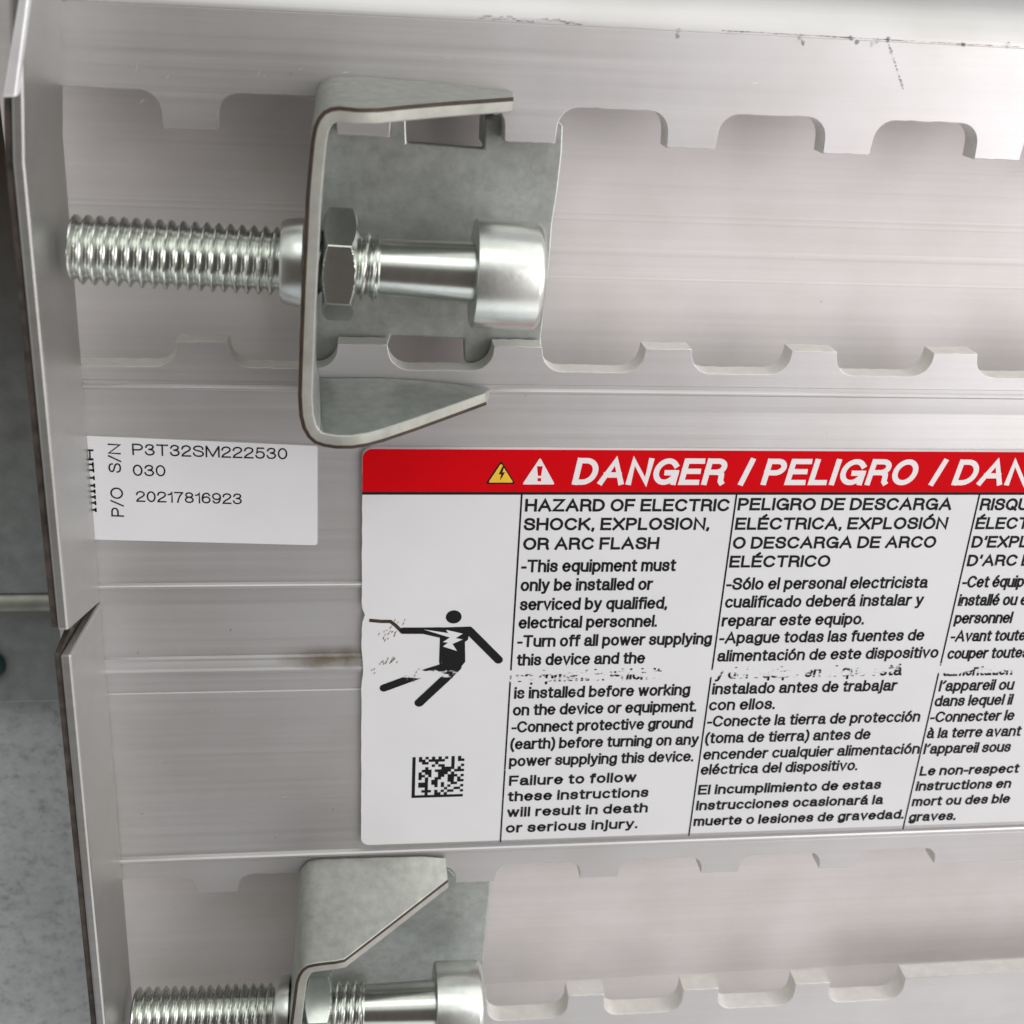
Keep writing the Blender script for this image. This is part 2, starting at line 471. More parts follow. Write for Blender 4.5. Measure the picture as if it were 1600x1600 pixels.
M_SCUFF = mat_scuff()
link('scuff_mark', bm, M_SCUFF, rail)
# small nicks here and there
for px, py in ((455, 116), (980, 1315), (1345, 1307), (520, 1265), (222, 1272), (430, 1310), (360, 985), (215, 1020)):
    bm = bmesh.new(); blotch(bm, px, py, .1, .2, 0.012, -0.5, 6)
    link('nick', bm, M_SCUFF, rail)

def mat_stain(name, col, lo, hi, scale):
    m, nt, b = new_mat(name)
    b.inputs['Base Color'].default_value = col; b.inputs['Roughness'].default_value = 0.6
    t = nt.nodes.new('ShaderNodeTexCoord'); gr = nt.nodes.new('ShaderNodeTexGradient'); gr.gradient_type = 'SPHERICAL'
    mp = nt.nodes.new('ShaderNodeMapping'); mp.inputs['Location'].default_value = (-1, -1, 0); mp.inputs['Scale'].default_value = (2, 2, 0)
    nt.links.new(t.outputs['Generated'], mp.inputs[0]); nt.links.new(mp.outputs[0], gr.inputs[0])
    n1 = noise(nt, coords(nt), scale, 5.0, 0.6)
    mu = nt.nodes.new('ShaderNodeMath'); mu.operation = 'MULTIPLY'; nt.links.new(gr.outputs['Fac'], mu.inputs[0]); nt.links.new(n1, mu.inputs[1])
    r = nt.nodes.new('ShaderNodeMapRange'); r.inputs['From Min'].default_value = lo; r.inputs['From Max'].default_value = hi; r.inputs['To Max'].default_value = 0.75
    nt.links.new(mu.outputs[0], r.inputs['Value'])
    tr = nt.nodes.new('ShaderNodeBsdfTransparent'); mx = nt.nodes.new('ShaderNodeMixShader')
    nt.links.new(r.outputs[0], mx.inputs[0]); nt.links.new(tr.outputs[0], mx.inputs[1]); nt.links.new(b.outputs[0], mx.inputs[2])
    nt.links.new(mx.outputs[0], nt.nodes['Material Output'].inputs['Surface'])
    return m
M_RUSTSTAIN = mat_stain('brown_stain', (0.13, 0.10, 0.058, 1), 0.05, 0.45, 500.0)
for (x0, x1, y0, y1) in ((420, 566, 1008, 1052),):
    p, q = at(x0, y1, .4), at(x1 + 50, y0, .4)
    bm = bmesh.new(); sheet(bm, [(p.x, p.y), (q.x, p.y), (q.x, q.y), (p.x, q.y)], 0.40)
    link('brown_stain', bm, M_RUSTSTAIN, rail)

# bright handling scratches
for px, py, l, a in ((405, 114, .7, 1.0), (413, 118, .4, 2.4), (540, 113, .9, .1), (470, 108, .5, .2), (214, 105, 1.3, 1.25), (222, 158, .9, .8), (262, 120, .6, .9), (318, 1392, .25, 1.2), (700, 90, 1.0, .15), (1180, 130, .8, .1), (330, 1110, .7, .7), (250, 1190, .5, 1.1), (445, 1245, .6, .4)):
    if py == 1392: continue
    c = at(px, py, .02); bm = bmesh.new(); d0 = Vector((math.cos(a), math.sin(a))); n0 = Vector((-d0.y, d0.x)) * random.uniform(.018, .035)
    q = [(c.x - d0.x * l / 2, c.y - d0.y * l / 2), (c.x + n0.x, c.y + n0.y), (c.x + d0.x * l / 2, c.y + d0.y * l / 2), (c.x - n0.x, c.y - n0.y)]
    sheet(bm, q, 0.015); link('scratch', bm, M_BRIGHT, rail)

# ------------------------------------------------------------------ end walls at the left
WH = 14.0
def end_wall(name, label, pts_pl, z_base, xin0, xin1, thick):
    """pts_pl: list of (y, z) of the wall face, front/back; wall leans a little with y"""
    w = thing(name, label, 'metal wall', 'sheet metal end walls left of the rail')
    y0, y1 = pts_pl[0][0], pts_pl[-1][0]
    def xi(y): return xin0 + (xin1 - xin0) * (-y - 12) / 104.0 + 1.3 * max(0.0, min(2.0, (y + 17.0) / 17.0))
    bm = bmesh.new()
    a = [bm.verts.new((xi(y), y, z)) for y, z in pts_pl]
    b = [bm.verts.new((xi(y) - thick, y, z)) for y, z in pts_pl]
    n = len(pts_pl); fs = []
    for i in range(n):
        j = (i + 1) % n
        f = bm.faces.new((a[i], a[j], b[j], b[i])); fs.append(f)
    fs.append(bm.faces.new(a)); fs.append(bm.faces.new(b))
    bmesh.ops.recalc_face_normals(bm, faces=fs)
    return w, bm, xi
yv0 = at(150, 940).y; yv1 = at(150, 875).y; yl0 = yv0 - 0.15; yl1 = at(150, 910).y
ystep = at(20, 152, WH).y
w1, bm, xi = end_wall('end_wall', 'upper grey sheet metal end wall beside the threaded bolt, its lower corner cut at a slant', [(12, 0.05), (12, WH), (-4, WH), (-17, WH), (yv1, WH), (yv0, 0.05), (-17, 0.05), (-4, 0.05)], 0, -24.45, -25.9, 1.0)
link('wall_sheet', bm, M_WALL, w1, 0.25, smooth=False)
bm = bmesh.new()
prism(bm, [(xi(ystep) - 1.6, ystep - .1), (xi(ystep) - 1.01, ystep - .1), (xi(-17) - 1.01, -17), (xi(yv1) - 1.01, yv1 + .1), (xi(yv1) - 1.6, yv1 + .1), (xi(-17) - 1.6, -17)], 0.3, WH - 0.3)
link('raw_edge', bm, M_DARKEDGE, w1, 0.1)
bm = bmesh.new()
za = WH + 0.9
qs = [at(26, 152, za), at(2, 153, za), at(28, 0, za), at(46, 0, za)]
e0 = qs[2] + (qs[2] - qs[1]) * 0.8; e1_ = qs[3] + (qs[3] - qs[0]) * 0.8
prism(bm, [(p.x, p.y) for p in (qs[0], qs[1], e0, e1_)], WH + 0.01, za)
link('bright_strip', bm, M_BRIGHT, w1, 0.2)
w2, bm, xi = end_wall('end_wall', 'lower grey sheet metal end wall running down beside the concrete, its upper corner cut at a slant', [(yl0, 0.05), (yl1, WH), (-175, WH), (-175, 0.05)], 0, -24.45, -25.9, 1.0)
link('wall_sheet', bm, M_WALL, w2, 0.25)
bm = bmesh.new()
prism(bm, [(xi(yl1) - 1.6, yl1 - .1), (xi(yl1) - 1.01, yl1 - .1), (xi(-175) - 1.01, -175), (xi(-175) - 1.6, -175)], 0.3, WH - 0.3)
link('raw_edge', bm, M_DARKEDGE, w2, 0.1)

# ------------------------------------------------------------------ latch brackets with their bolts
def bracket_sheet(front_px, zf, zb, t, back_px=None, side=1):
    """front_px: outer edge of the bent sheet, top tip to bottom tip, as photo points at heights zf; zb back heights"""
    Fo = [at(p[0], p[1], z) for p, z in zip(front_px, zf)]
    n = len(Fo)
    Bo = []
    for i in range(n):
        if back_px and back_px[i]: q = at(back_px[i][0], back_px[i][1], zb[i]); Bo.append(Vector((q.x, q.y, zb[i])))
        else: Bo.append(Vector((Fo[i].x, Fo[i].y, zb[i])))
    def normals(pts):
        out = []
        for i in range(n):
            a = pts[max(i - 1, 0)]; b = pts[min(i + 1, n - 1)]
            d = Vector((b.x - a.x, b.y - a.y)).normalized()
            out.append(Vector((-d.y, d.x, 0)) * side)
        return out
    nF, nB = normals(Fo), normals(Bo)
    bm = bmesh.new(); rows = []
    for i in range(n):
        fo, bo = Fo[i], Bo[i]
        mid = fo + nF[i] * t * 0.29; fi = fo + nF[i] * t; bi = bo + nB[i] * t
        mid.z = fo.z + 0.02; fi.z = fo.z - 0.05
        rows.append([bm.verts.new(v) for v in (fo, mid, fi, bi, bo)])
    mats = [0, 1, 2, 2, 3]
    fs = []
    for i in range(n - 1):
        for k in range(5):
            f = bm.faces.new((rows[i][k], rows[i][(k + 1) % 5], rows[i + 1][(k + 1) % 5], rows[i + 1][k]))
            f.material_index = mats[k] ; fs.append(f)
    for r in (rows[0], rows[-1]):
        f = bm.faces.new(r); f.material_index = 1; fs.append(f)
    bmesh.ops.recalc_face_normals(bm, faces=fs)
    return bm

def frame(p, q):
    """matrix with local x from p to q (mm)"""
    x = (q - p).normalized(); z = Vector((0, 0, 1)); y = z.cross(x).normalized(); z = x.cross(y)
    return Matrix(((x.x, y.x, z.x, p.x), (x.y, y.y, z.y, p.y), (x.z, y.z, z.z, p.z), (0, 0, 0, 1)))

def lathe(bm, prof, mtx, n=48, ang=None, mat=0):
    rows = []
    for x, r in prof:
        rows.append([bm.verts.new(mtx @ Vector((x, r * math.cos(2 * math.pi * k / n), r * math.sin(2 * math.pi * k / n)))) for k in range(n)])
    for i in range(len(rows) - 1):
        for k in range(n):
            f = bm.faces.new((rows[i][k], rows[i][(k + 1) % n], rows[i + 1][(k + 1) % n], rows[i + 1][k])); f.material_index = mat
    bm.faces.new(rows[0]); bm.faces.new(list(reversed(rows[-1])))
    bmesh.ops.recalc_face_normals(bm, faces=bm.faces[:])

def thread(bm, x0, x1, r, pitch, mtx, n=40, depth=0.56):
    m = max(2, int((x1 - x0) / pitch * 10)); rows = []
    for i in range(m + 1):
        x = x0 + (x1 - x0) * i / m; row = []
        for k in range(n):
            ph = (x / pitch + k / n) % 1.0
            tri = min(1.0, max(0.0, (abs(ph - 0.5) * 2 - 0.12) / 0.76))
            e = min(1.0, (x - x0) / 0.7 + 0.55)
            rr = (r - depth * tri) * e
            a = 2 * math.pi * k / n
            row.append(bm.verts.new(mtx @ Vector((x, rr * math.cos(a), rr * math.sin(a)))))
        rows.append(row)
    for i in range(m):
        for k in range(n):
            bm.faces.new((rows[i][k], rows[i][(k + 1) % n], rows[i + 1][(k + 1) % n], rows[i + 1][k]))
    bm.faces.new(rows[0]); bm.faces.new(list(reversed(rows[-1])))
    bmesh.ops.recalc_face_normals(bm, faces=bm.faces[:])

def hexnut(bm, x0, x1, R, mtx, rot):
    """hex prism with chamfered corners on both faces, built as a many sided lathe cut by six flats"""
    n = 288; ap = R * math.cos(math.pi / 6)
    xs = [x0 + 0.06 * k for k in range(0, 16)]
    xs += [x1 - (e - x0) for e in reversed(xs)]
    rows = []
    for x in xs:
        e = min(x - x0, x1 - x)
        lim = ap * 0.99 + e * 1.7
        row = []
        for k in range(n):
            a = 2 * math.pi * k / n
            d = ((a - rot + math.pi / 6) % (math.pi / 3)) - math.pi / 6
            rr = min(ap / math.cos(abs(abs(d) - 0) if abs(d) < math.pi / 6 else math.pi / 6), lim)
            row.append(bm.verts.new(mtx @ Vector((x, rr * math.cos(a), rr * math.sin(a)))))
        rows.append(row)
    for i in range(len(rows) - 1):
        for k in range(n):
            bm.faces.new((rows[i][k], rows[i][(k + 1) % n], rows[i + 1][(k + 1) % n], rows[i + 1][k]))
    bm.faces.new(rows[0]); bm.faces.new(list(reversed(rows[-1])))
    bmesh.ops.recalc_face_normals(bm, faces=bm.faces[:])

def bolt_set(root, pL, pR, xs, z, nut_rot, rhead=4.85, rsh=2.62):
    """xs = photo x of: thread start, thread end/collar start, collar end, nut start, nut end, shank start, head start, head end"""
    A = at(pL[0], pL[1], z[0]); B = at(pR[0], pR[1], z[1])
    mtx = frame(A, B); L = (B - A).length
    def loc(px):
        # parameter along the axis whose projection falls on photo column px
        lo, hi = -5.0, L + 5.0
        for _ in range(40):
            m = (lo + hi) / 2; w = A + (B - A) * (m / L)
            d = R_CAM.transposed() @ Vector((w.x, -w.y, H - w.z))
            if 800 + F_PX * d.x / d.z < px: lo = m
            else: hi = m
        return (lo + hi) / 2
    s = [loc(x) for x in xs]
    bolt_end = s[7]
    bm = bmesh.new(); thread(bm, s[0], s[5], 3.0, 1.0, mtx)
    bolt = link('bolt', bm, M_ZINC, root, smooth=True, angle=50)
    bm = bmesh.new(); lathe(bm, [(s[5] - 0.3, 2.5), (s[5], 2.9), (s[5] + 0.15, 2.9), (s[5] + 0.3, rsh - 0.14), (s[6] + 0.05, rsh + 0.14)], mtx)
    link('shank', bm, M_ZINC, bolt, smooth=True, angle=40)
    bm = bmesh.new()
    lathe(bm, [(s[6], rhead - 0.25), (s[6] + 0.15, rhead), (s[7] - 0.75, rhead), (s[7] - 0.35, rhead - 0.15), (s[7] - 0.08, rhead - 0.5), (s[7], rhead - 0.9), (s[7] - 0.01, 2.9), (s[7] - 3, 2.7)], mtx, 64)
    link('bolt_head', bm, M_ZINC_DULL, bolt, smooth=True, angle=40)
    bm = bmesh.new(); lathe(bm, [(s[1], 3.1), (s[1], 3.5), (s[1] + 0.3, 3.7), (s[2] - 0.2, 3.9), (s[2], 3.9), (s[2], 3.1)], mtx)
    link('collar', bm, M_ZINC_DULL, root, smooth=True, angle=40)
    bm = bmesh.new(); hexnut(bm, s[3], s[4], 5.05, mtx, nut_rot)
    link('hex_nut', bm, M_ZINC, root, smooth=True, angle=22)

SHEET = [M_RUST, M_SHEAR, M_GALV, M_GALV_LT]
ZF = 13.0
b1 = thing('latch_bracket', 'upper C shaped galvanised latch bracket, whole in view, above the serial label', 'bracket', 'latch brackets bolted in the channels')
fp = [(803, 151), (760, 154), (700, 158), (640, 163), (590, 168), (560, 168), (530, 165), (516, 167), (504, 173), (495, 184), (489, 198), (485, 220), (481, 260), (477, 310), (474, 380), (471, 440), (468, 520), (466, 580), (465, 620), (467, 650), (472, 670), (480, 684), (491, 694), (506, 699), (525, 702), (550, 702), (575, 698), (600, 691), (650, 674), (710, 652), (761, 633)]
zf = [5.0, 6.6, 8.9, 11.0, 12.6, 13, 13, 13, 13, 13, 13] + [13] * 12 + [13, 13, 13, 12.6, 11.5, 9.3, 6.6, 4.6]
bp = [(803, 143), (760, 138), (700, 131), (640, 125), (590, 121), (560, 119), (530, 119), (517, 120), (506, 125), (498, 134), (493, 150)] + [None] * 12 + [(506, 609), (525, 610), (550, 610), (575, 610), (600, 610), (650, 613), (710, 619), (763, 627)]
zb = [0.25] * 11 + [0.25, -3.2] + [-3.2] * 4 + [0.25] * 14
link('bent_sheet', bracket_sheet(fp, zf, zb, 1.28, bp), SHEET, b1, 0.12, smooth=True, angle=40)
def px_outline(pts, z): return [(q.x, q.y) for q in (at(x, y, z) for x, y in pts)]
bm = bmesh.new()
zt = -2.75
prism(bm, px_outline([(492, 160), (634, 172), (636, 223), (756, 233), (760, 186), (786, 180), (874, 188), (881, 195), (879, 240), (872, 300), (864, 350), (859, 420), (852, 480), (846, 530), (848, 548), (772, 546), (771, 556), (766, 566), (745, 571), (726, 566), (725, 530), (612, 524), (606, 540), (528, 540), (526, 560), (515, 575), (488, 578)], zt), zt - 1.5, zt)
link('base_plate', bm, M_GALV, b1, 0.2)
bm = bmesh.new()
q0 = at(757, 232, zt); q1 = at(759, 178, zt); q2 = at(775, 178, zt); q3 = at(773, 234, zt)
prism(bm, [(p.x, p.y) for p in (q0, q1, q2, q3)], -8.5, zt - 1.52)  # fin added so its unlit left side darkens the gap beside the tooth
link('shade_fin', bm, M_GALV, b1, 0.1)
bolt_set(b1, (110, 389), (848, 433), (109, 440, 474, 506, 556, 588, 738, 845), (4.6, 5.2), math.radians(28))

b2 = thing('latch_bracket', 'lower galvanised latch bracket cut off by the picture edge, under the warning label', 'bracket', 'latch brackets bolted in the channels')
fp = [(700, 1374), (660, 1405), (620, 1436), (580, 1467), (550, 1490), (538, 1499), (524, 1502), (505, 1504), (491, 1506), (479, 1509), (471, 1515), (465, 1524), (461, 1536), (458, 1560), (453, 1600), (448, 1660), (440, 1740), (436, 1800)]
zf = [1.9, 4.6, 7.2, 9.7, 11.6, 12.3, 12.4, 12.4] + [12.4] * 10
bp = [(698, 1345), (660, 1337), (620, 1338), (580, 1339), (550, 1340), (538, 1340), (524, 1341), (508, 1341), (494, 1342), (482, 1345), (474, 1352), (468, 1362), (465, 1378)] + [None] * 5
bp[0] = (697, 1340)
zb = [0.25] * 13 + [-3.2] * 5
link('bent_sheet', bracket_sheet(fp, zf, zb, 1.28, bp), SHEET, b2, 0.12, smooth=True, angle=40)
bm = bmesh.new()
prism(bm, px_outline([(480, 1360), (690, 1353), (702, 1358), (712, 1368), (718, 1375), (767, 1373), (766, 1400), (761, 1440), (757, 1490), (755, 1540), (753, 1700), (470, 1720)], zt), zt - 1.5, zt)
link('base_plate', bm, M_GALV, b2, 0.2)
bolt_set(b2, (207, 1585), (752, 1566), (206, 431, 452, 478, 518, 565, 678, 753), (4.6, 5.0), math.radians(33))

# ------------------------------------------------------------------ lettering: a single-stroke grotesque drawn here
def A(cx, cy, rx, ry, a0, a1, n=14):
    return [(cx + rx * math.cos(math.radians(a0 + (a1 - a0) * k / n)), cy + ry * math.sin(math.radians(a0 + (a1 - a0) * k / n))) for k in range(n + 1)]
def S(pts, n=5):
    out = []
    q = [pts[0]] + pts + [pts[-1]]
    for i in range(1, len(q) - 2):
        p0, p1, p2, p3 = q[i - 1:i + 3]
        for k in range(n):
            t = k / n
            out.append(tuple(0.5 * ((2 * p1[d]) + (-p0[d] + p2[d]) * t + (2 * p0[d] - 5 * p1[d] + 4 * p2[d] - p3[d]) * t * t + (-p0[d] + 3 * p1[d] - 3 * p2[d] + p3[d]) * t ** 3) for d in (0, 1)))
    out.append(pts[-1])
    return out
X = 0.72
G = {}
def gl(ch, w, *strokes): G[ch] = (w, strokes)
gl('A', .70, [(0, 0), (.35, 1), (.70, 0)], [(.13, .34), (.57, .34)])
gl('B', .56, [(0, 0), (0, 1)], [(.06, 1), (.30, 1)] + A(.30, .77, .23, .23, 90, -90)[1:] + [(0, .54)], [(.30, .54)] + A(.30, .27, .27, .27, 90, -90)[1:] + [(0, 0)])
gl('C', .66, A(.35, .5, .35, .5, 36, 324, 22))
gl('D', .62, [(0, 0), (0, 1)], [(.06, 1), (.24, 1)] + A(.24, .5, .38, .5, 90, -90, 16)[1:] + [(.06, 0)])
gl('E', .54, [(.54, 1), (0, 1), (0, 0), (.54, 0)], [(0, .52), (.49, .52)])
gl('F', .50, [(.50, 1), (0, 1), (0, 0)], [(0, .50), (.44, .50)])
gl('G', .70, A(.35, .5, .35, .5, 38, 345, 22), [(.70, .45), (.39, .45)], [(.70, .45), (.70, 0)])
gl('H', .60, [(0, 0), (0, 1)], [(.60, 0), (.60, 1)], [(0, .53), (.60, .53)])
gl('I', .0, [(0, 0), (0, 1)])
gl('J', .40, [(.40, 1), (.40, .24)] + A(.20, .22, .20, .22, 0, -170)[1:])
gl('K', .60, [(0, 0), (0, 1)], [(.58, 1), (.02, .40)], [(.22, .60), (.60, 0)])
gl('L', .46, [(0, 1), (0, 0), (.46, 0)])
gl('M', .74, [(0, 0), (0, 1)], [(.02, 1), (.36, .06)], [(.38, .06), (.72, 1)], [(.74, 1), (.74, 0)])
gl('N', .60, [(0, 0), (0, 1), (.60, 0), (.60, 1)])
gl('O', .70, A(.35, .5, .35, .5, 0, 360, 28))
gl('P', .54, [(0, 0), (0, 1)], [(.06, 1), (.29, 1)] + A(.29, .73, .25, .27, 90, -90)[1:] + [(0, .46)])
gl('Q', .70, A(.35, .5, .35, .5, 0, 360, 28), [(.44, .22), (.70, -.03)])
gl('R', .58, [(0, 0), (0, 1)], [(.06, 1), (.31, 1)] + A(.31, .74, .25, .26, 90, -90)[1:] + [(0, .48)], [(.31, .48)] + [(.44, .47), (.53, .38), (.55, .25), (.56, .06), (.60, 0)])
gl('S', .56, S([(.54, .72), (.50, .90), (.29, 1), (.08, .92), (.02, .74), (.12, .60), (.30, .53), (.48, .44), (.57, .26), (.49, .07), (.29, 0), (.07, .08), (0, .29)]))
gl('T', .60, [(0, 1), (.60, 1)], [(.30, 1), (.30, 0)])
gl('U', .60, [(0, 1), (0, .30)] + A(.30, .30, .30, .30, 180, 360)[1:] + [(.60, 1)])
gl('V', .66, [(0, 1), (.33, 0), (.66, 1)])
gl('X', .62, [(0, 1), (.62, 0)], [(0, 0), (.62, 1)])
gl('Z', .60, [(0, 1), (.60, 1), (0, 0), (.60, 0)])
bowl = A(.24, X / 2, .24, X / 2, 0, 360, 22)
gl('a', .47, S([(.03, .52), (.08, .67), (.22, .72), (.37, .67), (.42, .54)]) + [(.42, .12), (.44, .02), (.50, 0)], S([(.42, .44), (.25, .40), (.08, .34), (.0, .19), (.06, .04), (.18, 0), (.32, .05), (.42, .20)]))
gl('b', .47, [(0, 0), (0, 1)], A(.235, X / 2, .235, X / 2, 0, 360, 22))
gl('c', .42, A(.235, X / 2, .235, X / 2, 42, 318, 18))
gl('d', .47, [(.47, 0), (.47, 1)], A(.235, X / 2, .235, X / 2, 0, 360, 22))
gl('e', .47, [(.0, .38), (.47, .38)] + A(.235, X / 2, .235, X / 2, 3, 318, 20))
gl('f', .24, [(.27, .98), (.18, 1), (.11, .95), (.10, .84), (.10, 0)], [(0, X), (.26, X)])
gl('g', .46, A(.23, X / 2, .23, X / 2, 0, 360, 22), [(.46, X), (.46, -.06)] + A(.235, -.06, .225, .21, 0, -160)[1:])
gl('h', .44, [(0, 0), (0, 1)], [(0, .45)] + A(.22, .50, .22, .22, 160, 0, 8) + [(.44, 0)])
gl('i', .0, [(0, 0), (0, X - .02)], [(0, .985), (0, 1)])
gl('j', .04, [(.04, X), (.04, -.12), (.01, -.24), (-.08, -.27)], [(.04, .93), (.04, 1)])
gl('k', .42, [(0, 0), (0, 1)], [(.40, X), (.02, .30)], [(.15, .43), (.42, 0)])
gl('l', .0, [(0, 0), (0, 1)])
gl('m', .72, [(0, 0), (0, X)], [(0, .46)] + A(.18, .52, .18, .20, 160, 0, 8) + [(.36, 0)], [(.36, .46)] + A(.54, .52, .18, .20, 160, 0, 8) + [(.72, 0)])
gl('n', .44, [(0, 0), (0, X)], [(0, .45)] + A(.22, .50, .22, .22, 160, 0, 8) + [(.44, 0)])
gl('o', .48, bowl)
gl('p', .47, [(0, X), (0, -.28)], A(.235, X / 2, .235, X / 2, 0, 360, 22))
gl('q', .47, [(.47, X), (.47, -.28)], A(.235, X / 2, .235, X / 2, 0, 360, 22))
gl('r', .24, [(0, 0), (0, X)], [(0, .42), (.06, .60), (.15, .70), (.26, .71)])
gl('s', .41, S([(.40, .52), (.35, .67), (.20, .72), (.05, .66), (.02, .53), (.10, .43), (.22, .38), (.36, .30), (.41, .18), (.35, .05), (.20, 0), (.05, .06), (0, .21)]))
gl('t', .24, [(.10, .92), (.10, .12), (.14, .01), (.26, .01)], [(0, X), (.25, X)])
gl('u', .44, [(0, X), (0, .22)] + A(.22, .22, .22, .22, 180, 340, 8)[1:] + [(.44, .27)], [(.44, X), (.44, 0)])
gl('v', .44, [(0, X), (.22, 0), (.44, X)])
gl('w', .70, [(0, X), (.165, .02)], [(.185, .02), (.35, X)], [(.35, X), (.515, .02)], [(.535, .02), (.70, X)])
gl('x', .44, [(0, X), (.44, 0)], [(0, 0), (.44, X)])
gl('y', .44, [(0, X), (.22, .02)], [(.44, X), (.20, -.10), (.14, -.24), (.02, -.27)])
gl('z', .42, [(0, X), (.42, X), (0, 0), (.42, 0)])
gl('0', .48, A(.24, .5, .24, .5, 0, 360, 24))
gl('1', .22, [(0, .76), (.14, .82), (.22, 1), (.22, 0)])
gl('2', .48, S([(.0, .70), (.06, .90), (.24, 1), (.42, .91), (.47, .72), (.38, .52), (.18, .33), (.04, .15)]) + [(0, 0), (.48, 0)])
gl('3', .48, S([(.02, .76), (.09, .93), (.24, 1), (.40, .93), (.44, .76), (.36, .60), (.20, .54)]), S([(.20, .54), (.40, .47), (.48, .27), (.40, .07), (.23, 0), (.07, .07), (0, .26)]))
gl('5', .48, [(.44, 1), (.09, 1), (.04, .50)] + S([(.10, .58), (.25, .64), (.42, .54), (.48, .33), (.40, .08), (.22, 0), (.06, .07), (0, .23)]))
gl('6', .48, S([(.45, .80), (.38, .96), (.24, 1), (.08, .86), (.0, .50), (.03, .20)]), A(.24, .31, .24, .31, 0, 360, 20))
gl('7', .48, [(0, 1), (.48, 1), (.28, .55), (.17, 0)])
gl('8', .48, A(.24, .77, .21, .23, 0, 360, 20), A(.24, .27, .24, .27, 0, 360, 20))
gl('9', .48, S([(.03, .20), (.10, .04), (.24, 0), (.40, .14), (.48, .50), (.45, .80)]), A(.24, .69, .24, .31, 0, 360, 20))
gl('-', .22, [(0, .36), (.22, .36)])
gl('.', .0, [(0, 0), (0, .03)])
gl(',', .03, [(.03, .03), (.03, -.05), (0, -.14)])
gl('/', .34, [(0, -.02), (.34, 1.02)])
gl('(', .15, S([(.16, 1.05), (.03, .75), (0, .4), (.03, .05), (.16, -.25)]))
gl(')', .15, S([(0, 1.05), (.13, .75), (.16, .4), (.13, .05), (0, -.25)]))
gl("'", .04, [(.04, 1), (.02, .80)])
gl('´', .10, [(0, .80), (.12, .98)])
def accent(ch, base, dx, up, grave=False):
    w, st = G[base]
    if base == 'i': st = st[:1]
    y = up
    G[ch] = (w, tuple(st) + ([(dx, y + .16), (dx + .14, y)] if grave else [(dx, y), (dx + .14, y + .16)],))
for ch, b, dx, up in (('É', 'E', .24, 1.18), ('Ó', 'O', .30, 1.18), ('á', 'a', .16, .88), ('é', 'e', .18, .88), ('ó', 'o', .18, .88)): accent(ch, b, dx, up)
accent('à', 'a', .14, .88, True)

LAYER = [0]
def ribbon(bm, pts, hw, z, mat=0, cap=True):
    """flat band of half width hw along pts (2-D mm) with square ends and mitred turns"""
    q = [pts[0]]
    for p in pts[1:]:
        if math.hypot(p[0] - q[-1][0], p[1] - q[-1][1]) > 1e-5: q.append(p)
    closed = len(q) > 3 and math.hypot(q[0][0] - q[-1][0], q[0][1] - q[-1][1]) < 1e-4
    if closed: q = q[:-1]
    n = len(q)
    if n < 2: return
    def d(a, b):
        l = math.hypot(b[0] - a[0], b[1] - a[1]); return ((b[0] - a[0]) / l, (b[1] - a[1]) / l)
    Lp, Rp = [], []
    for i in range(n):
        if closed: d0, d1 = d(q[i - 1], q[i]), d(q[i], q[(i + 1) % n])
        else:
            d0 = d(q[i - 1], q[i]) if i else d(q[0], q[1]); d1 = d(q[i], q[i + 1]) if i < n - 1 else d0
        mx, my = -(d0[1] + d1[1]), d0[0] + d1[0]
        l = math.hypot(mx, my)
        if l < 1e-6: mx, my, l = -d0[1], d0[0], 1
        mx /= l; my /= l
        k = min(1.9, 1.0 / max(0.2, mx * -d0[1] + my * d0[0]))
        ex = ey = 0
        if cap and not closed and i == 0: ex, ey = -d0[0] * hw, -d0[1] * hw
        if cap and not closed and i == n - 1: ex, ey = d0[0] * hw, d0[1] * hw
        Lp.append((q[i][0] + mx * hw * k + ex, q[i][1] + my * hw * k + ey)); Rp.append((q[i][0] - mx * hw * k + ex, q[i][1] - my * hw * k + ey))
    LAYER[0] = (LAYER[0] + 1) % 5
    zz = z + LAYER[0] * 0.0015
    lv = [bm.verts.new((p[0], p[1], zz)) for p in Lp]; rv = [bm.verts.new((p[0], p[1], zz)) for p in Rp]
    for i in range(n if closed else n - 1):
        j = (i + 1) % n
        f = bm.faces.new((rv[i], rv[j], lv[j], lv[i])); f.material_index = mat
        f.normal_update()
        if f.normal.z < 0: f.normal_flip()

def text_width(s, gap):
    x = 0.0
    for i, ch in enumerate(s):
        if ch == ' ': x += 0.30
        else: x += G[ch][0] + gap
    return x - gap
def text(bm, s, o, ux, uy, cap, width, sw, z, shear=0.0, gap=None, xscale=None):
    """o baseline start, ux/uy unit vectors (2-D), width fitted"""
    if gap is None: gap = sw + 0.062
    tw = text_width(s, gap)
    hw = sw * cap / 2
    if xscale is None: xscale = (width - 2 * hw) / (tw * cap) if tw > 0 else 1
    x = 0.0
    for ch in s:
        if ch == ' ': x += 0.30; continue
        w, st = G[ch]
        for s_ in st:
            pts = []
            for (gx, gy) in s_:
                yy = (gy * (1 - sw) + sw / 2) * cap
                xx = (x + gx) * cap * xscale + hw + shear * yy
                pts.append((o[0] + ux[0] * xx + uy[0] * yy, o[1] + ux[1] * xx + uy[1] * yy))
            ribbon(bm, pts, hw, z)
        x += w + gap
    return xscale

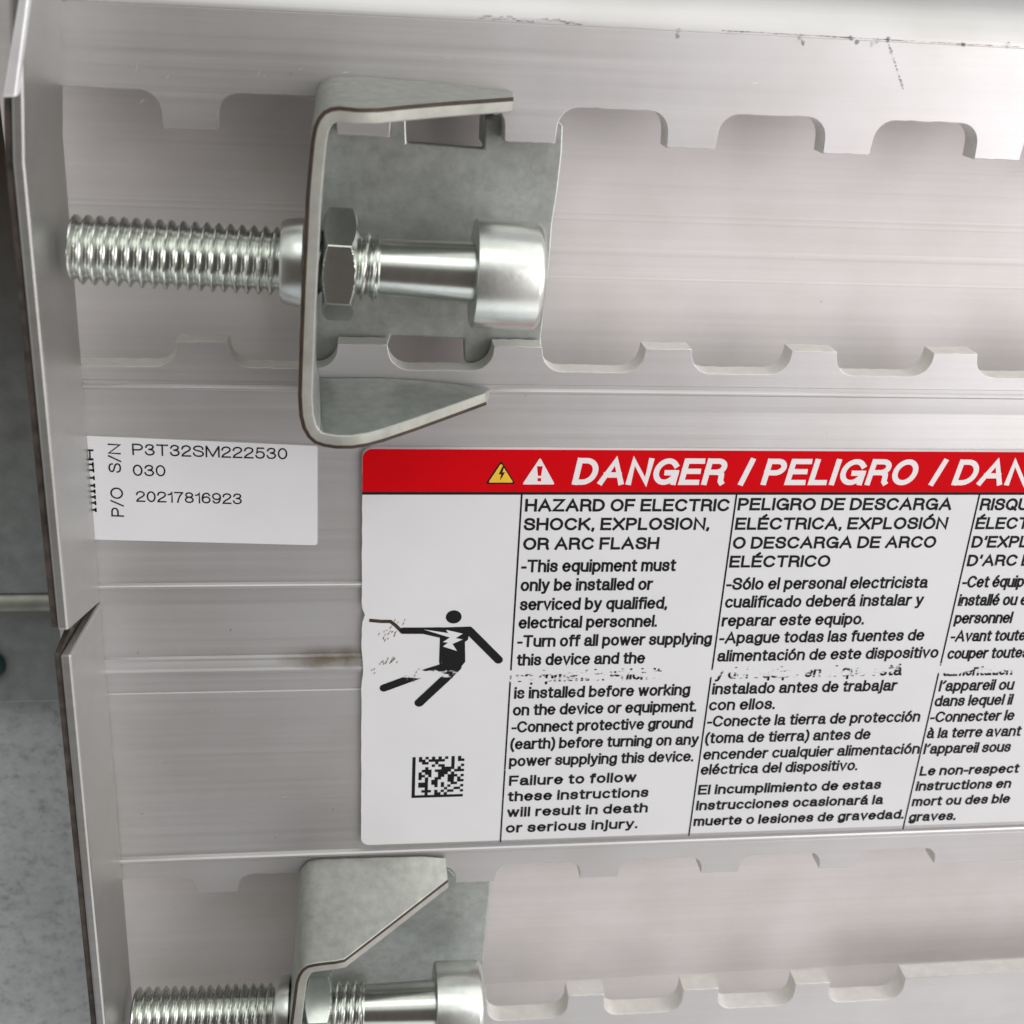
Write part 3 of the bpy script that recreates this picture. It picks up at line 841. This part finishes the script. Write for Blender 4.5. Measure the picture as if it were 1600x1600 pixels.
# ------------------------------------------------------------------ labels
ZL = 0.62                    # the warning label rides over the ribs of the web
def L2(px, py, z=ZL):
    q = at(px, py, z); return (q.x, q.y)
def rounded(pts, r, n=5):
    out = []; m = len(pts)
    for i in range(m):
        p0, p1, p2 = Vector(pts[i - 1]), Vector(pts[i]), Vector(pts[(i + 1) % m])
        a = (p0 - p1).normalized(); b = (p2 - p1).normalized()
        for k in range(n + 1):
            t = k / n
            q = (p1 + a * r) * (1 - t) ** 2 + 2 * p1 * t * (1 - t) + (p1 + b * r) * t * t
            out.append((q.x, q.y))
    return out

danger = thing('warning_label', 'large white warning label with a red DANGER band in three languages, worn across the middle', 'label')
tl = L2(565, 701); bl = L2(565, 1321)
XE = 140.0
xl = (tl[0] + bl[0]) / 2
yT, yB = tl[1], bl[1]
# sheet with a rounded left side and a little torn spot on the edge
def torn():
    out = []
    ys = [yB + (yT - yB) * k / 60 for k in range(4, 58)]
    for y in ys:
        dx = 0.0
        for yc, hw, a in ((L2(566, 962)[1], 1.1, .35), (L2(566, 1050)[1], 1.4, .22), (L2(566, 1030)[1], .6, .3)):
            dx += a * max(0, 1 - abs(y - yc) / hw)
        out.append((xl + dx + random.uniform(-.03, .03), y))
    return out
r = 1.0
corner_b = [(xl + r - r * math.cos(t), yB + r - r * math.sin(t)) for t in [math.pi / 2 * (1 - k / 6) for k in range(7)]]
corner_t = [(xl + r - r * math.cos(t), yT - r + r * math.sin(t)) for t in [math.pi / 2 * k / 6 for k in range(7)]]
bm = bmesh.new()
prism(bm, [(XE, yB)] + corner_b + torn() + corner_t + [(XE, yT)], 0.02, ZL - 0.02)
link('label_sheet', bm, M_PAPER, danger)
yb_ = L2(570, 769)[1]
bm = bmesh.new()
sheet(bm, [(XE, yb_), (xl + .02, yb_)] + [(x + .02, y - .02) for x, y in corner_t] + [(XE, yT - .02)], ZL - 0.008)
link('red_band', bm, M_RED, danger)
bm = bmesh.new()
yk = L2(570, 773)[1]
sheet(bm, [(xl + .02, yk), (XE, yk), (XE, yb_ + .02), (xl + .02, yb_ + .02)], ZL - 0.005)
link('black_rule', bm, M_BLACK, danger)

ywear = L2(900, 1056)[1]
M_INK = mat_worn('worn_black_ink', (0.012, 0.012, 0.013, 1), [(ywear, 1.1, 0.29), (L2(900, 1082)[1], 0.35, 0.10)])
ux, uy = (1, 0), (0, 1)
def capmm(px, py, c): return abs(L2(px, py)[1] - L2(px, py - c)[1])
bm = bmesh.new()
for s, a, b, c in (('DANGER', 893, 1138, 40), ('/', 1153, 1178, 42), ('PELIGRO', 1188, 1437, 40), ('/', 1451, 1478, 42), ('DANGER', 1486, 1728, 40)):
    yy = L2(900, 757.5)[1]
    text(bm, s, (L2(a, 757)[0], yy), ux, uy, capmm(900, 758, 42), L2(b, 740)[0] - L2(a, 757)[0] - 0.18 * 2.6, .20, ZL, 0.15, gap=.285)
link('heading_lettering', bm, M_WHITEINK, danger)

COLS = [
 [('HAZARD OF ELECTRIC', 820, 799.5, 1139, 'h'), ('SHOCK, EXPLOSION,', 818, 829, 1108, 'h'), ('OR ARC FLASH', 817, 859.5, 1029, 'h'),
  ('-This equipment must', 814, 894.5, 1055, 'b'), ('only be installed or', 813, 924, 1019, 'b'), ('serviced by qualified,', 812, 954, 1042, 'b'),
  ('electrical personnel.', 810, 982.5, 1026, 'b'), ('-Turn off all power supplying', 808, 1011.5, 1111, 'b'), ('this device and the', 807, 1040.4, 1007, 'b'),
  ('equipment in which it', 805, 1066, 1032, 'b'), ('is installed before working', 803, 1092, 1077, 'c'), ('on the device or equipment.', 801, 1118.5, 1087, 'c'),
  ('-Connect protective ground', 799, 1145, 1081, 'c'), ('(earth) before turning on any', 797, 1171.5, 1090, 'c'), ('power supplying this device.', 795, 1198, 1082, 'c'),
  ('Failure to follow', 795, 1228, 993, 'd'), ('these instructions', 793, 1252.5, 1012, 'd'), ('will result in death', 792, 1277, 1011, 'd'), ('or serious injury.', 790, 1301.5, 995, 'd')],
 [('PELIGRO DE DESCARGA', 1152, 797.6, 1486, 'h'), ('ELÉCTRICA, EXPLOSIÓN', 1148, 828, 1479, 'h'), ('O DESCARGA DE ARCO', 1144, 857.8, 1461, 'h'), ('ELÉCTRICO', 1139, 887, 1296, 'h'),
  ('-Sólo el personal electricista', 1134, 922, 1448, 'b'), ('cualificado deberá instalar y', 1132, 950, 1441, 'b'), ('reparar este equipo.', 1127, 979, 1349, 'b'),
  ('-Apague todas las fuentes de', 1123, 1006, 1442, 'b'), ('alimentación de este dispositivo', 1120, 1034, 1464, 'b'), ('y del equipo en el que está', 1117, 1061, 1407, 'b'),
  ('instalado antes de trabajar', 1112, 1085.5, 1399, 'c'), ('con ellos.', 1107, 1110.5, 1210, 'c'), ('-Conecte la tierra de protección', 1104, 1136, 1435, 'c'),
  ('(toma de tierra) antes de', 1101, 1162, 1358, 'c'), ('encender cualquier alimentación', 1098, 1187.5, 1434, 'c'), ('eléctrica del dispositivo.', 1094, 1211, 1338, 'c'),
  ('El incumplimiento de estas', 1090, 1242, 1374, 'd'), ('instrucciones ocasionará la', 1087, 1266.5, 1377, 'd'), ('muerte o lesiones de gravedad.', 1083, 1291, 1409, 'd')],
 [('RISQUE DE CHOC', 1530, 797.6, None, 'h'), ('ÉLECTRIQUE,', 1523, 827, None, 'h'), ("D'EXPLOSION OU", 1517, 856, None, 'h'), ("D'ARC ÉLECTRIQUE", 1510, 885, None, 'h'),
  ('-Cet équipement doit', 1502, 918.5, None, 'b'), ('installé ou entretenu', 1496, 947, None, 'b'), ('personnel', 1490, 975, None, 'b'), ('-Avant toute', 1484, 1003, None, 'b'),
  ('couper toutes', 1479, 1030, None, 'b'), ('alimentation', 1473, 1056.7, None, 'b'), ('l´appareil ou', 1466, 1080.5, None, 'c'), ('dans lequel il', 1459, 1104, None, 'c'),
  ('-Connecter le', 1452, 1129, None, 'c'), ('à la terre avant', 1447, 1154, None, 'c'), ('l´appareil sous', 1442, 1178.5, None, 'c'),
  ('Le non-respect', 1436, 1212.5, None, 'd'), ('instructions en', 1430, 1236, None, 'd'), ('mort ou des ble', 1424, 1260, None, 'd'), ('graves.', 1419, 1284, None, 'd')]]
CAP = {'h': capmm(820, 799, 20.0), 'b': capmm(815, 894, 20.0), 'c': capmm(800, 1145, 17.8), 'd': capmm(795, 1228, 15.9)}
SWT = {'h': .195, 'b': .175, 'c': .175, 'd': .20}
for ci, colm in enumerate(COLS):
    bm = bmesh.new(); xs = {}
    for s, a, y, b, k in colm:
        o_ = L2(a, y)
        ws = None
        if b is None:
            ws = {'h': 1.06, 'b': .83, 'c': .90, 'd': 1.0}[k]
            text(bm, s, o_, ux, uy, CAP[k], 1, SWT[k], ZL, 0.0, xscale=ws)
        else:
            text(bm, s, o_, ux, uy, CAP[k], L2(b, y - 2)[0] - o_[0], SWT[k], ZL, 0.0)
    link('warning_lettering', bm, M_INK, danger)
for (x0, y0), (x1, y1) in (((815, 774), (782, 1316)), ((1150, 774), (1077, 1306)), ((1530, 774), (1411, 1296))):
    bm = bmesh.new(); p, q = L2(x0, y0), L2(x1, y1); xm = (p[0] + q[0]) / 2
    sheet(bm, [(xm - .095, q[1]), (xm + .095, q[1]), (xm + .095, yk + .01), (xm - .095, yk + .01)], ZL + 0.001)
    link('divider_line', bm, M_INK, danger)
# warning triangles
bm = bmesh.new()
tri = [L2(783, 719), L2(758, 756.5), L2(806, 756.5)]
sheet(bm, rounded(tri, .35), ZL)
ty = link('shock_triangle', bm, M_BLACK, danger)
bm = bmesh.new(); sheet(bm, rounded([L2(783, 724), L2(763, 754), L2(802, 754)], .2), ZL + 0.004); link('yellow_field', bm, M_YELLOW, ty)
bm = bmesh.new(); sheet(bm, [L2(785, 729), L2(779, 741), L2(783, 741), L2(781, 751.5), L2(789, 738), L2(785, 738), L2(788, 729)], ZL + 0.008); link('lightning_mark', bm, M_BLACK, ty)
bm = bmesh.new(); sheet(bm, rounded([L2(844, 715), L2(816, 757), L2(867, 757)], .25), ZL)
tw_ = link('alert_triangle', bm, M_WHITEINK, danger)
bm = bmesh.new(); sheet(bm, [L2(839, 728.5), L2(848, 728.5), L2(845.5, 743.5), L2(840.5, 743.5)], ZL + 0.004); sheet(bm, [L2(840, 747), L2(845.5, 747), L2(845.5, 752), L2(840, 752)], ZL + 0.004)
link('exclamation_mark', bm, M_RED, tw_)
# struck figure
bm = bmesh.new()
hx, hy = L2(709, 964); 
sheet(bm, [(hx + .84 * math.cos(t), hy + .80 * math.sin(t)) for t in [2 * math.pi * k / 28 for k in range(28)]], ZL)
sheet(bm, [L2(688, 980.5), L2(736, 979), L2(731, 1000), L2(726.5, 1003), L2(727, 1034), L2(706, 1060), L2(690, 1052), L2(686, 1034)], ZL)
def limb(pts, w):
    pts = [L2(*p) for p in pts]; ribbon(bm, pts, w / 2, ZL + .004, cap=False)
    for e in (pts[-1], pts[0]):
        sheet(bm, [(e[0] + w / 2 * math.cos(t), e[1] + w / 2 * math.sin(t)) for t in [2 * math.pi * k / 20 for k in range(20)]], ZL + .012)
limb([(630, 985.5), (690, 985.5)], .78)
sheet(bm, [L2(640, 980.8), L2(690, 980), L2(690, 997), L2(650, 988)], ZL + .014)
limb([(733, 985), (779, 1031)], .95)
limb([(700, 1040), (668, 1050), (600, 1075)], .92)
limb([(714, 1042), (696, 1060), (655, 1098)], 1.02)
M_FIG = mat_worn('worn_pictogram_ink', (0.012, 0.012, 0.013, 1), [(L2(690, 1053)[1], 0.75, 0.30)])
fig = link('struck_figure', bm, M_FIG, danger)
bm = bmesh.new()
sheet(bm, [L2(662, 983.5), L2(700, 989), L2(697, 984), L2(723, 990), L2(712, 997), L2(723, 999), L2(707, 1006), L2(714, 1017), L2(692, 1010), L2(700, 1004), L2(692, 1003), L2(703, 996), L2(690, 992)], ZL + .018)
link('spark_mark', bm, M_PAPER, fig)
bm = bmesh.new()
ribbon(bm, [L2(*p) for p in ((580, 969.5), (596, 971), (610, 971), (618, 977), (626, 985))], .2, ZL + .002)
link('wire_mark', bm, M_RUST, fig)
# square matrix mark (an arbitrary pattern that encodes nothing)
bm = bmesh.new(); rm = random.Random(3)
mA, mB = L2(643, 1247), L2(726, 1181); NX, NY = 16, 16
for jy in range(NY):
    run = 0
    for ix in range(NX):
        on = rm.random() < .5
        if ix == 0 or jy == 0: on = True
        elif jy == NY - 1: on = ix % 2 == 0
        elif ix == NX - 1: on = jy % 2 == 0
        elif ix == 1: on = rm.random() < .2
        if on:
            x0 = mA[0] + (mB[0] - mA[0]) * ix / NX; x1 = mA[0] + (mB[0] - mA[0]) * (ix + 1) / NX
            y0 = mA[1] + (mB[1] - mA[1]) * jy / NY; y1 = mA[1] + (mB[1] - mA[1]) * (jy + 1) / NY
            sheet(bm, [(x0, y0), (x1, y0), (x1, y1), (x0, y1)], ZL)
link('matrix_mark', bm, M_BLACK, danger)
# brown rubbed marks near the edge
bm = bmesh.new()
for k in range(46):
    px, py = random.choice(((608, 990), (600, 1000), (612, 1032), (600, 1036), (640, 1060), (650, 1053), (620, 975), (585, 1050), (690, 1044)))
    q = L2(px + random.gauss(0, 6), py + random.gauss(0, 4)); a = random.uniform(.9, 1.4); l = random.uniform(.08, .32)
    ribbon(bm, [q, (q[0] + l * math.cos(a), q[1] + l * math.sin(a))], random.uniform(.02, .05), ZL + .02)
link('scuff_mark', bm, M_STAIN, danger)

# serial number label
ZS = 0.16
serial = thing('serial_label', 'small white serial number label partly hidden behind the left end wall', 'label')
s_tl, s_tr, s_br, s_bl = L2(100, 679.5, ZS), L2(496, 697, ZS), L2(496, 852, ZS), L2(105, 842, ZS)
bm = bmesh.new(); prism(bm, rounded([s_tl, s_tr, s_br, s_bl], .35, 4), 0.02, ZS)
link('label_sheet', bm, M_PAPER, serial)
d = Vector((s_tr[0] - s_tl[0], s_tr[1] - s_tl[1])).normalized(); sx = (d.x, d.y); sy = (-d.y, d.x)
def stext(bm, s, a, y, b, c, y2, up=False, sw=.13):
    o_ = L2(a, y, ZS); e = L2(b, y2, ZS); ln = math.hypot(e[0] - o_[0], e[1] - o_[1])
    t_ = Vector((e[0] - o_[0], e[1] - o_[1])).normalized(); u = (t_.x, t_.y); v = (-t_.y, t_.x)
    text(bm, s, o_, u, v, c, ln, sw, ZS + .012)
def c2(p, q): 
    p, q = L2(*p, ZS), L2(*q, ZS); return math.hypot(p[0] - q[0], p[1] - q[1])
bm = bmesh.new()
cs = c2((210, 710), (210, 692))
stext(bm, 'P3T32SM222530', 207, 711, 449, cs, 718)
stext(bm, '030', 208, 743.5, 259, cs, 744.5)
stext(bm, '20217816923', 213, 784, 378, cs * .98, 788)
stext(bm, 'S/N', 189.5, 739, 188.5, c2((169, 715), (189, 715)), 694)
stext(bm, 'P/O', 194, 807.5, 192, c2((174, 785), (194, 785)), 762)
link('serial_lettering', bm, M_BLACK, serial)
# bold serif word running up the edge, its upper half behind the wall
bm = bmesh.new()
def dash(x0, y0, x1, y1): sheet(bm, [L2(x0, y0, ZS), L2(x1, y0, ZS), L2(x1 + .5, y1, ZS), L2(x0 + .5, y1, ZS)], ZS + .012)
dash(136, 702, 146, 705); dash(139, 705, 141.5, 716); dash(136, 716, 146, 719.5); dash(136, 724, 146.5, 727); dash(143.5, 722, 146.5, 731)
for y in (733, 745, 757, 766, 775, 784, 795): 
    dash(138 + (y - 733) * .06, y, 147 + (y - 733) * .06, y + 3.2); dash(144.5 + (y - 733) * .06, y - 1.5, 147.2 + (y - 733) * .06, y + 5.2)
link('edge_lettering', bm, M_BLACK, serial)
